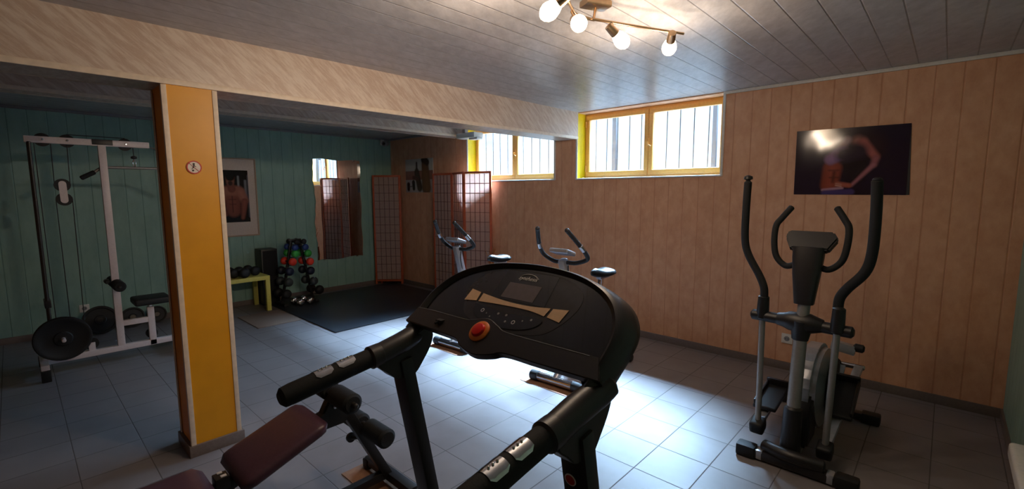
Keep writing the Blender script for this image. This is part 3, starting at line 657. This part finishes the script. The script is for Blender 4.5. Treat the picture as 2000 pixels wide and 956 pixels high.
# ---------------------------------------------------------------- exercise bikes (local, front = -Y)
def bike(loc, rz, label):
    t = empty('exercise_bike', loc, label, 'exercise bike', rz=rz, local=True)
    for y, nm in ((-.42, 'front_stabiliser'), (.42, 'rear_stabiliser')):
        st = MB().cyl((-.165, y, .041), (.165, y, .041), .033, 20).build(nm, M_CHROME, t)
        for s_ in (-1, 1): MB().cyl((s_*.16, y, .040), (s_*.225, y, .040), .039, 20).build('end_cap', M_RUBBER, st)
    MB().tube([(0, -.42, .05), (0, -.25, .16), (0, .05, .20), (0, .30, .16), (0, .42, .06)], .028, 14).build('base_tube', M_SILVER, t)
    sh_ = []
    for k in range(24):
        a = 2*PI*k/24; rr = .23 if math.cos(a) < 0 else .29; sh_.append((-.06, -.02+rr*1.05*math.cos(a)*(-1), .36+.20*math.sin(a)+.05*math.cos(a)))
    MB().prism(sh_, (.12, 0, 0), .012).build('flywheel_cover', M_SILVER, t)
    MB().lathe([(.17, -.068), (.17, -.06), (.12, -.075), (.12, .075), (.17, .06), (.17, .068)], (0, -.12, .37), (1, 0, 0), 30).build('cover_ring', M_CHAR, t)
    for s_ in (-1, 1):
        cr = MB().beam((s_*.085, .05, .32), (s_*.095, .05-s_*.12, .32-s_*.11), .018, .03).build('crank', M_CHROME, t)
        MB().box((s_*.155, .05-s_*.12, .32-s_*.11), (.10, .075, .03), bev=.008).build('pedal', M_RUBBER, cr)
    MB().beam((0, -.20, .48), (0, -.33, .98), .055, .065, .012, V((0, 1, 0))).build('mast', M_SILVER, t)
    MB().cyl((.0, -.27, .66), (.075, -.245, .665), .022, 14).ball((.085, -.243, .665), .026).build('tension_knob', M_BLACK, t)
    MB().box((0, -.335, 1.035), (.17, .125, .035), Euler((math.radians(-18), 0, 0)).to_matrix(), .014, 3).build('console', M_SILVER, t)
    MB().box((0, -.329, 1.053), (.085, .05, .006), Euler((math.radians(-18), 0, 0)).to_matrix(), .002).build('display', M_LCD, t)
    for s_ in (-1, 1):
        hb = MB().tube([(s_*.02, -.31, .955), (s_*.10, -.30, .955), (s_*.185, -.29, .985), (s_*.205, -.32, 1.025), (s_*.185, -.385, 1.10), (s_*.135, -.47, 1.21)], .0168, 14).build('handlebar', M_FOAM, t)
        MB().tube([(s_*.199, -.35, 1.06), (s_*.187, -.383, 1.098)], .019, 14, False).build('pulse_sensor', M_CHROME, hb)
        MB().ball((s_*.132, -.475, 1.216), .018).build('bar_end', M_BLACK, hb)
    MB().tube([(.03, -.30, .93), (.045, -.32, .86), (.02, -.27, .74)], .005, 8).build('cable', M_BLACK, t)
    MB().beam((0, .20, .40), (0, .27, .76), .04, .04, .008, V((0, 1, 0))).build('seat_post', M_CHROME, t)
    MB().box((0, .30, .755), (.045, .16, .03), bev=.006).build('seat_slider', M_SILVER, t)
    rg = []
    for k in range(15):
        u = k/14; y = .10+.30*u; w = (.028+.085*max(0, (u-.15)/.85)**1.1)*(math.sin(min(1, (1-u)*7)*PI/2)**.6*.93+.07)*(min(1, u*9)**.5*.9+.1); zc = .795+.012*math.cos(u*PI*1.6); h = .046*(.5+.5*min(1, min(u, 1-u)*5)+.0)
        rg.append([V((w*math.cos(a), y, zc+h*math.sin(a)*(1 if math.sin(a) > 0 else .7))) for a in [2*PI*i/18 for i in range(18)]])
    MB().rings(rg).build('seat', M_SEAT, t)
bike((-2.135, 3.165, .003), math.radians(3), 'exercise bike behind the treadmill, the right one in front of the orange wall')
bike((-3.40, 3.18, .003), math.radians(3), 'exercise bike standing in front of the three-panel screen')
for (x, y, lb) in ((-2.17, 2.745, 'strip of brown cardboard under the front foot of the right exercise bike'), (-3.42, 2.76, 'strip of brown cardboard under the front foot of the left exercise bike')):
    o = MB().box((x, y-.035, .002), (.45, .11, .003)).build('cardboard_strip', M_CARD, sm=False); tag(o, lb, 'cardboard'); centre(o)

# ---------------------------------------------------------------- elliptical cross trainer
t = empty('cross_trainer', (-.53, 3.2, 0), 'grey and black elliptical cross trainer standing before the orange wall', 'exercise machine')
EX = -.52
fs = MB().box((EX+.02, 2.74, .035), (.40, .06, .05), bev=.01).build('front_stabiliser', M_CHAR2, t)
for s_ in (-1, 1):
    MB().box((EX+.02+s_*.165, 2.74, .037), (.035, .063, .053), bev=.01).build('metal_band', M_SILVER, fs)
    MB().box((EX+.02+s_*.235, 2.74, .036), (.10, .078, .068), bev=.014).build('end_cap', M_RUBBER, fs)
MB().tube([(EX-.13, 2.765, .075), (EX+.0, 2.72, .085), (EX+.15, 2.74, .08)], .035, 16).build('transport_roller', M_BLACK, t)
rs = MB().box((EX, 3.66, .035), (.46, .06, .05), bev=.01).build('rear_stabiliser', M_CHAR2, t)
for s_ in (-1, 1): MB().box((EX+s_*.26, 3.66, .036), (.10, .078, .068), bev=.014).build('end_cap', M_RUBBER, rs)
MB().box((EX, 3.2, .075), (.06, .90, .05), bev=.008).build('base_tube', M_GREYTUBE, t)
MB().tube([(EX-.015, 2.80, .09), (EX-.012, 2.82, .40), (EX-.005, 2.84, .80)], [.034, .034, .032], 18).build('mast', M_GREYTUBE, t)
MB().tube([(EX-.015, 2.80, .07), (EX-.013, 2.81, .32)], [.052, .045], 18, False).build('mast_shroud', M_BLACK, t)
# flywheel housing: flat tear-drop disc behind the mast
fh = []
for k in range(30):
    a = 2*PI*k/30; fh.append((EX-.06, 3.26+.33*math.cos(a)-.05*math.sin(a), .315+.27*math.sin(a)))
MB().prism(fh, (.12, 0, 0), .035).build('flywheel_housing', M_SILVER, t)
MB().prism([(EX-.056, 2.84, .09), (EX-.056, 2.92, .30), (EX-.056, 3.00, .42), (EX-.056, 3.12, .38), (EX-.056, 3.08, .20), (EX-.056, 3.05, .09)], (.112, 0, 0), .012).build('front_shroud', M_BLACK, t)
MB().cyl((EX-.09, 3.30, .50), (EX+.02, 3.16, .52), .004, 8).build('trim_rod', M_CHROME, t)
MB().lathe([(.03, -.105), (.17, -.095), (.18, -.08), (.18, -.065)], (EX, 3.44, .27), (-1, 0, 0), 30).build('drive_disc', M_RUBBER, t)
MB().lathe([(.03, -.105), (.17, -.095), (.18, -.08), (.18, -.065)], (EX, 3.44, .27), (1, 0, 0), 30).build('drive_disc', M_RUBBER, t)
for s_, cz, cyo in ((-1, .22, 3.36), (1, .40, 3.52)):
    cr = MB().beam((EX+s_*.10, 3.42, .30), (EX+s_*.105, cyo, cz), .02, .04, .006, V((1, 0, 0))).build('crank', M_SILVER, t)
    MB().cyl((EX+s_*.10, cyo, cz), (EX+s_*.215, cyo, cz), .016, 14).build('crank_pin', M_CHROME, cr)
# pivot bar and centre boot
MB().cyl((EX-.255, 2.87, .79), (EX+.215, 2.83, .785), .030, 20).build('pivot_bar', M_BLACK, t)
MB().lathe([(.034, -.115), (.040, -.085), (.052, -.055), (.054, .04), (.042, .075), (.034, .10)], (EX-.01, 2.85, .79), (1, -.06, 0), 24).tube([(EX-.005, 2.845, .80), (EX-.01, 2.84, .70)], [.055, .040], 18, False).build('centre_boot', M_BLACK, t)
MB().cyl((EX-.005, 2.845, .80), (EX-.0, 2.852, .95), .030, 18).build('upper_mast', M_GREYTUBE, t)
# console with tapering neck, seen from behind
rg = []
for z, w, d, yy in ((.895, .046, .04, 2.855), (.95, .052, .045, 2.86), (1.05, .064, .05, 2.87), (1.14, .072, .052, 2.885), (1.20, .074, .05, 2.895)):
    rg.append([V((EX-.005+w*math.copysign(abs(math.cos(a))**.6, math.cos(a)), yy+d*math.copysign(abs(math.sin(a))**.6, math.sin(a)), z)) for a in [2*PI*i/24 for i in range(24)]])
MB().rings(rg).build('console_neck', M_CHAR2, t)
cc = V((EX-.005, 2.91, 1.222)); Rc = Euler((math.radians(-38), 0, 0)).to_matrix()
pts = [(-.115, .045), (-.105, .062), (.10, .062), (.125, .02), (.09, -.055), (-.085, -.055), (-.115, .01)]
MB().prism([cc+Rc @ V((x, -.02, z)) for x, z in pts], Rc @ V((0, .045, 0)), .008).build('console', M_BLACK, t)
MB().box(cc+Rc @ V((0, .027, .005)), (.12, .004, .06), Rc, .002).build('display', M_LCD, t)
for s_ in (-1, 1):
    pts = [(s_*.05, 2.88, 1.10), (s_*.10, 2.89, 1.085), (s_*.150, 2.90, 1.13), (s_*.168, 2.91, 1.21), (s_*.168, 2.93, 1.30), (s_*.145, 2.95, 1.345), (s_*.105, 2.97, 1.405)]
    MB().tube([(EX+x-.01, y, z) for x, y, z in pts], .0165, 14).build('fixed_handle', M_FOAM, t)
# swinging arms
for s_, dx in ((-1, -.205), (1, .155)):
    X0 = EX+dx
    if s_ < 0: hp = [(X0+.005, 2.86, .90), (X0, 2.86, .955), (X0-.03, 2.87, 1.02), (X0-.095, 2.88, 1.13), (X0-.118, 2.88, 1.22), (X0-.118, 2.87, 1.38), (X0-.112, 2.86, 1.545)]; yb = 2.875; foot = (X0+.01, 2.86, .16)
    else: hp = [(X0-.005, 2.83, .90), (X0, 2.83, .955), (X0+.03, 2.82, 1.01), (X0+.095, 2.80, 1.10), (X0+.118, 2.79, 1.20), (X0+.122, 2.77, 1.38), (X0+.118, 2.75, 1.54)]; yb = 2.83; foot = (X0-.02, 2.87, .13)
    a = MB().tube(hp, .0205 if s_ < 0 else .0235, 16).build('arm_grip', M_FOAM, t)
    if s_ < 0: MB().lathe([(.012, -.012), (.012, .004), (.024, .010), (.022, .024), (.008, .031)], V(hp[-1])+V((0, 0, .008)), n=20).build('arm_cap', M_BLACK, a)
    else: MB().lathe([(.016, 0), (.021, .006), (.016, .014), (.006, .018)], V(hp[-1]), n=20).build('arm_cap', M_BLACK, a)
    MB().tube([(X0, yb-.01, .78), (X0+.002, yb-.01, .90)], [.033, .029], 18, False).build('arm_boot', M_BLACK, t)
    MB().tube([(X0, yb-.01, .79), foot], .0165, 14, False).build('lower_arm', M_GREYTUBE, t)
    fx_, fy_, fz_ = foot
    MB().box((fx_, fy_+.0, fz_-.02), (.075, .09, .075), Euler((.3, 0, 0)).to_matrix(), .02, 3).build('joint_boot', M_RUBBER, t)
    rear = (EX+s_*.19, 3.36 if s_ < 0 else 3.52, .22 if s_ < 0 else .40)
    pr = MB().beam((fx_, fy_+.03, fz_-.01), rear, .045, .03, .006).build('pedal_rail', M_SILVER, t)
    k = .48; pc = V((fx_, fy_+.03, fz_)).lerp(V(rear), k)+V((0, 0, .035)); dr = (V(rear)-V((fx_, fy_+.03, fz_))).normalized(); ang = math.asin(dr.z)
    Rp = Euler((ang, 0, 0)).to_matrix()
    pd = MB().box(pc, (.125, .31, .024), Rp, .01, 3).build('pedal', M_RUBBER, t)
    b = MB()
    for q, sz in (((0, .145, .03), (.125, .02, .05)), ((.055*s_, 0, .022), (.014, .28, .03))): b.box(pc+Rp @ V(q), sz, Rp, .006)
    b.build('pedal_lip', M_BLACK, pd)
# rear bracket with black plug above the drive
MB().box((EX+.10, 3.55, .50), (.13, .05, .06), Euler((0, .15, 0)).to_matrix(), .006).build('rear_bracket', M_SILVER, t)
MB().cyl((EX+.16, 3.55, .512), (EX+.20, 3.55, .510), .026, 16).build('bracket_plug', M_RUBBER, t)

# ---------------------------------------------------------------- sit-up bench
BXc = -2.0
t = empty('sit_up_bench', (BXc, .8, 0), 'sit-up bench with aubergine pads and black foam rollers beside the treadmill', 'exercise bench')
def pad(y0, z0, y1, z1, w, th, name, tap=1.0):
    p0, p1 = V((BXc, y0, z0)), V((BXc, y1, z1)); d = (p1-p0).normalized(); up = V((1, 0, 0)).cross(d); L = (p1-p0).length; rg = []
    N = 16
    for k in range(N+1):
        u = k/N; e = min(u, 1-u)*L; q = min(1, e/.045); sq = math.sqrt(max(0, 1-(1-q)**2)); wd = w/2*(.82+.18*sq)*(1-(1-tap)*(1-u)) ; hh = th/2*(.25+.75*sq)
        rg.append([p0+d*(L*u)+V((1, 0, 0))*wd*math.copysign(abs(math.cos(a))**.35, math.cos(a))+up*hh*math.copysign(abs(math.sin(a))**.6, math.sin(a)) for a in [2*PI*(i+.5)/28 for i in range(28)]])
    MB().rings(rg).build(name, M_PURPLE, t, ang=60)
pad(.50, .385, .845, .512, .305, .062, 'back_pad'); pad(-.05, .375, .43, .385, .27, .062, 'seat_pad')
MB().beam((BXc, .0, .335), (BXc, .47, .345), .05, .04).beam((BXc, .47, .345), (BXc, .90, .495), .05, .04).build('main_rail', M_BLACK, t)
MB().box((BXc, .468, .375), (.055, .05, .05), bev=.004).build('pad_bracket', M_BLACK, t)
MB().box((BXc-.018, .468, .402), (.014, .018, .004), bev=.001).box((BXc+.014, .474, .402), (.016, .02, .004), bev=.001).build('bracket_tag', M_LETTER, t)
MB().prism([(BXc-.025, .83, .43), (BXc-.025, .90, .56), (BXc-.025, .97, .60), (BXc-.025, 1.02, .50), (BXc-.025, .98, .43)], (.05, 0, 0), .008).build('hinge_plate', M_BLACK, t)
MB().cyl((BXc+.026, .93, .53), (BXc+.034, .93, .53), .012, 14).build('bolt', M_CHROME, t)
MB().beam((BXc, .93, .60), (BXc, 1.20, .055), .045, .045, .005, V((0, 1, 0))).build('front_post', M_BLACK, t)
MB().beam((BXc-.026, 1.0, .455), (BXc-.026, 1.13, .19), .006, .02, .001, V((0, 1, 0))).build('post_edge', M_CHROME, t)
MB().cyl((BXc-.20, .935, .585), (BXc+.21, .935, .585), .012, 12).build('roller_bar', M_GUIDE, t)
MB().cyl((BXc-.19, 1.09, .365), (BXc+.19, 1.09, .365), .012, 12).build('roller_bar', M_GUIDE, t)
for s_ in (-1, 1):
    MB().cyl((BXc+s_*.035, .935, .585), (BXc+s_*.175, .935, .585), .046, 26).build('foam_roller', M_FOAM, t)
    MB().cyl((BXc+s_*.04, 1.09, .365), (BXc+s_*.185, 1.09, .365), .046, 26).build('foam_roller', M_FOAM, t)
MB().cyl((BXc-.025, 1.07, .30), (BXc-.07, 1.05, .29), .008, 10).lathe([(.012, 0), (.024, .003), (.024, .016), (.01, .02)], (BXc-.068, 1.05, .29), (-1, 0, 0), 18).build('adjusting_knob', M_BLACK, t)
ff = MB().box((BXc+.0, 1.215, .052), (.42, .05, .045), bev=.006).build('front_foot', M_BLACK, t)
for s_ in (-1, 1): MB().box((BXc+s_*.205, 1.215, .034), (.045, .062, .055), bev=.01).build('end_cap', M_RUBBER, ff)
rf = MB().box((BXc, .05, .03), (.42, .05, .045), bev=.006).build('rear_foot', M_BLACK, t)
for s_ in (-1, 1): MB().box((BXc+s_*.205, .05, .03), (.045, .062, .058), bev=.01).build('end_cap', M_RUBBER, rf)
MB().beam((BXc, .15, .33), (BXc, .05, .05), .045, .045, .005, V((0, 1, 0))).build('rear_post', M_BLACK, t)
MB().beam((BXc, .05, .06), (BXc, 1.18, .07), .04, .04).build('base_tube', M_BLACK, t)
o = MB().box((BXc-.04, 1.165, .0025), (.44, .17, .004)).build('cardboard_sheet', M_CARD, sm=False); tag(o, 'flat piece of brown cardboard under the front foot of the sit-up bench', 'cardboard'); centre(o)

# ---------------------------------------------------------------- treadmill
XL, XRr, XC = -1.33, -.605, -.967
t = empty('treadmill', (XC, .45, 0), 'dark charcoal treadmill with arched console, nearest machine in the foreground', 'treadmill')
al = math.radians(49); UP = V((0, math.sin(al), math.cos(al))); RT = V((1, 0, 0)); NM = RT.cross(UP)      # NM faces the runner
CP = V((XC-.008, .94, 1.04))
def K(u, v, n=0): return CP+RT*u+UP*v+NM*n
out = [(.400, -.035), (.408, .05), (.408, .12), (.388, .18), (.345, .235), (.27, .28), (.16, .312), (.0, .325)]
full = out+[(-u, v) for u, v in out[-2::-1]]
def scl(k, dv=0): return [(u*k, v*k+dv) for u, v in full]
def smoothc(P, n=5):
    R = []
    for i in range(len(P)-1):
        a = V((*P[max(i-1, 0)], 0)); b_ = V((*P[i], 0)); c = V((*P[i+1], 0)); d = V((*P[min(i+2, len(P)-1)], 0))
        for k in range(n):
            u = k/n; R.append(tuple((.5*((2*b_)+(c-a)*u+(2*a-5*b_+4*c-d)*u*u+(3*b_-a-3*c+d)*u**3)).to_2d()))
    R.append(P[-1]); return R
F = smoothc(full); Fi = smoothc([(u*.90, v*.93) for u, v in full])
n0 = len(F)
def RK(ku, kv, n): return [K(u*ku, v*kv-min(n, 0)*1.1*(1-max(v, 0)/.325*.75), n) for u, v in F]
rg = [RK(.89, .93, .002), RK(.90, .94, .012), RK(.925, .955, .020), RK(.955, .975, .014), RK(.985, .995, -.006), RK(1, 1, -.030), RK(.995, .995, -.055), RK(.95, .96, -.078), RK(.6, .75, -.088)]
b = MB(); vs = [[b.b.verts.new(p) for p in r] for r in rg]
for a, c in zip(vs, vs[1:]):
    for i in range(n0-1): b.b.faces.new((a[i], a[i+1], c[i+1], c[i]))
b.b.faces.new(vs[-1]); b.b.faces.new([r[0] for r in vs]); b.b.faces.new([r[-1] for r in reversed(vs)])
b.build('console_shell', M_CHAR, t, ang=50)
def flat(name, pts, m, n, th=.002, parent=None):
    return MB().prism([K(u, v, n) for u, v in pts], NM*th).build(name, m, parent or t, sm=False)
flat('console_face', [(u*.905, max(.02, v*.935)) for u, v in F], M_GLOSSY, -.002, .006)
# lighter centre overlay, darker screen field, button field
flat('overlay', smoothc([(-.235, .17), (-.215, .24), (-.13, .283), (.0, .292), (.13, .283), (.215, .24), (.225, .17), (.17, .085), (.08, .058), (0, .055), (-.09, .058), (-.18, .085), (-.235, .17)])[:-1], M_PANELGREY, .004, .001)
flat('screen_field', [(-.115, .166), (-.115, .285), (.105, .285), (.115, .166)], M_GLOSSY, .005, .001)
flat('display', [(-.072, .173), (-.072, .235), (.064, .236), (.064, .173)], M_LCD, .006, .001)
flat('tan_band', smoothc([(-.151, .171), (-.04, .1595), (.057, .1585), (.140, .167)], 4)+smoothc([(.132, .136), (.066, .144), (-.044, .143), (-.150, .137)], 4), M_TAN, .0062, .001)
flat('tan_band', [(-.212, .180), (-.164, .173), (-.160, .138), (-.215, .131)], M_TAN, .0062, .001)
flat('tan_band', [(.149, .167), (.203, .173), (.193, .127), (.144, .135)], M_TAN, .0062, .001)
flat('button_field', smoothc([(-.155, .128), (0, .118), (.13, .124), (.115, .088), (.04, .066), (-.06, .066), (-.135, .09), (-.155, .128)], 4)[:-1], M_GLOSSY, .0062, .001)
for (u, v, r, kind) in ((-.106, .108, .007, 0), (-.035, .109, .0045, 1), (-.001, .110, .0045, 1), (.04, .092, .007, 0), (.098, .114, .004, 1), (.009, .088, .004, 1), (-.062, .092, .003, 1), (-.083, .101, .0025, 1), (.07, .104, .003, 1)):
    b = MB(); c = K(u, v, .0072); rgs = []
    rs_ = (r, r*.7) if kind == 0 else (r, .0004)
    b.rings([[c+RT*q*math.cos(2*PI*i/18)+UP*q*math.sin(2*PI*i/18)+NM*.0003*j for i in range(18)] for j, q in enumerate(rs_)], False); b.build('button_mark', M_LETTER if kind == 0 else M_GREY, t, sm=False)
# maker's lettering over the screen
fc = bpy.data.curves.new('lettering', 'FONT'); fc.body = 'maxxus'; fc.body = 'synthesis'; fc.size = .0215; fc.shear = .25; fc.extrude = .0003; fc.align_x = 'CENTER'
tmp = bpy.data.objects.new('lettering_curve', fc); COL.objects.link(tmp); bpy.context.view_layer.update()
me = bpy.data.meshes.new_from_object(tmp.evaluated_get(bpy.context.evaluated_depsgraph_get())); bpy.data.objects.remove(tmp)
me.materials.clear(); me.materials.append(M_LETTER); fo = bpy.data.objects.new('lettering', me); COL.objects.link(fo); fo.parent = t
mt = Matrix((RT, UP, NM)).transposed().to_4x4(); mt.translation = K(-.008, .252, .0075)-V(t['_o']); fo.matrix_local = mt
MB().tube([K(-.045, .266, .0075), K(-.02, .276, .0075), K(.01, .274, .0075), K(.035, .262, .0075)], [.0006, .0013, .0013, .0006], 8).build('logo_arc', M_LETTER, t)
# raised ledge along the lower edge with the stop button and a bulge below it
lg = smoothc([(-.385, .052), (-.30, .056), (-.14, .056), (-.10, .062), (-.045, .078), (.01, .062), (.05, .050), (.18, .049), (.37, .050)], 5)
lo_ = smoothc([(.40, -.012), (.20, -.016), (.085, -.018), (.045, -.034), (-.02, -.05), (-.09, -.036), (-.125, -.018), (-.25, -.014), (-.40, -.012)], 5)
MB().prism([K(u, v, -.006) for u, v in lg+lo_], NM*.027, .006).build('ledge', M_CHAR, t)
MB().tube([K(u, v-.003, .021) for u, v in lg[:-1]], .0012, 6, False).build('ledge_seam', M_GREY, t)
MB().lathe([(.036, -.004), (.036, .004), (.030, .008), (.024, .008)], K(-.045, .026, .021), NM, 30).build('button_ring', M_ORRING, t)
MB().lathe([(.024, .004), (.024, .010), (.020, .015), (.01, .017)], K(-.045, .026, .021), NM, 30).build('stop_button', M_RED, t)
MB().box(K(-.232, .022, .022), (.03, .02, .012), bev=.003).tube([K(-.232, .022, .025), K(-.238, .005, .03)], .005, 8, False).build('safety_clip', M_BLACK, t)
# arms, brackets, uprights
for s_, X in ((-1, XL), (1, XRr)):
    br = [(.80, .985), (.90, 1.01), (.955, 1.03), (.985, 1.0), (.972, .955), (.935, .905), (.90, .872), (.835, .875), (.80, .905), (.775, .925), (.765, .945)]
    MB().prism([(X-.028, y, z) for y, z in smoothc(br+[br[0]], 3)[:-1]], (.056, 0, 0), .02).tube([(X, .765, .966), (X, .80, .972), (X, .86, .984), (X+s_*.004, .91, .996), (X+s_*.010, .945, 1.004), (X+s_*.018, .98, 1.020)], [.034, .036, .037, .037, .035, .032], 24).build('arm_bracket', M_CHAR, t)
    hr = MB().tube([(X, .80, .972), (X, .66, .953), (X, .50, .928), (X, .475, .924)], [.030, .031, .031, .029], 22, False).build('handrail', M_FOAM, t)
    MB().tube([(X, .785, .969), (X, .750, .965)], [.0375, .0375], 24, False).build('rail_collar', M_CHAR, t)
    for (ya, yb_) in ((.69, .635), (.618, .565)):      # pulse sensor plates on the top of the rail
        rgs = []
        for k in range(6):
            y = ya+(yb_-ya)*k/5; zc = .953+(y-.66)*.155; wd = .95 if 0 < k < 5 else .7
            rgs.append([V((X+.0325*math.sin(a), y, zc+.0325*math.cos(a))) for a in [(-1.0+2.0*i/12)*wd for i in range(13)]])
        b = MB(); vs = [[b.b.verts.new(p) for p in r] for r in rgs]
        for a_, c_ in zip(vs, vs[1:]):
            for i in range(12): b.b.faces.new((a_[i], a_[i+1], c_[i+1], c_[i]))
        sp = b.build('pulse_sensor', M_CHROME, hr)
        b = MB()
        for k in (-1, 0, 1): yv = (ya+yb_)/2+k*.012; b.ball((X, yv, .953+(yv-.66)*.155+.034), .003)
        b.build('sensor_dot', M_CHROME, sp)
    MB().beam((X, .865, .94), (X, 1.03, .05), .05, .078, .012, V((1, 0, 0))).build('upright', M_CHAR2, t)
dU = (V((0, 1.03, .05))-V((0, .865, .94))).normalized(); nU = V((1, 0, 0)).cross(dU); nU = nU if nU.y < 0 else -nU
cs = V((XRr, .865, .94))+dU*.115+nU*.0395
so = MB().lathe([(.016, -.001), (.016, .0006)], cs, nU, 24).build('round_sticker', M_STICKWH, t)
MB().lathe([(.013, .0006), (.013, .001)], cs, nU, 24).build('sticker_print', M_STICKRED, so)
MB().box((XC, .48, .12), (.66, 1.40, .06), bev=.01).build('deck', M_CHAR2, t)
MB().box((XC, .40, .153), (.46, 1.50, .006), bev=.002).build('running_belt', M_BELT, t)
for s_ in (-1, 1): MB().box((XC+s_*.29, .42, .16), (.085, 1.40, .03), bev=.008).build('side_rail', M_GREYTUBE, t)
MB().box((XC, 1.02, .14), (.64, .34, .16), bev=.05, seg=4).build('motor_cover', M_CHAR, t)
MB().box((XC, 1.03, .035), (.80, .09, .07), bev=.012).build('base_frame', M_CHAR2, t)
for s_ in (-1, 1): MB().box((XC+s_*.30, -.22, .045), (.05, .08, .09), bev=.01).build('rear_foot', M_RUBBER, t)

# lamps must not carry stale helper values
for o in bpy.data.objects:
    if '_o' in o: del o['_o']
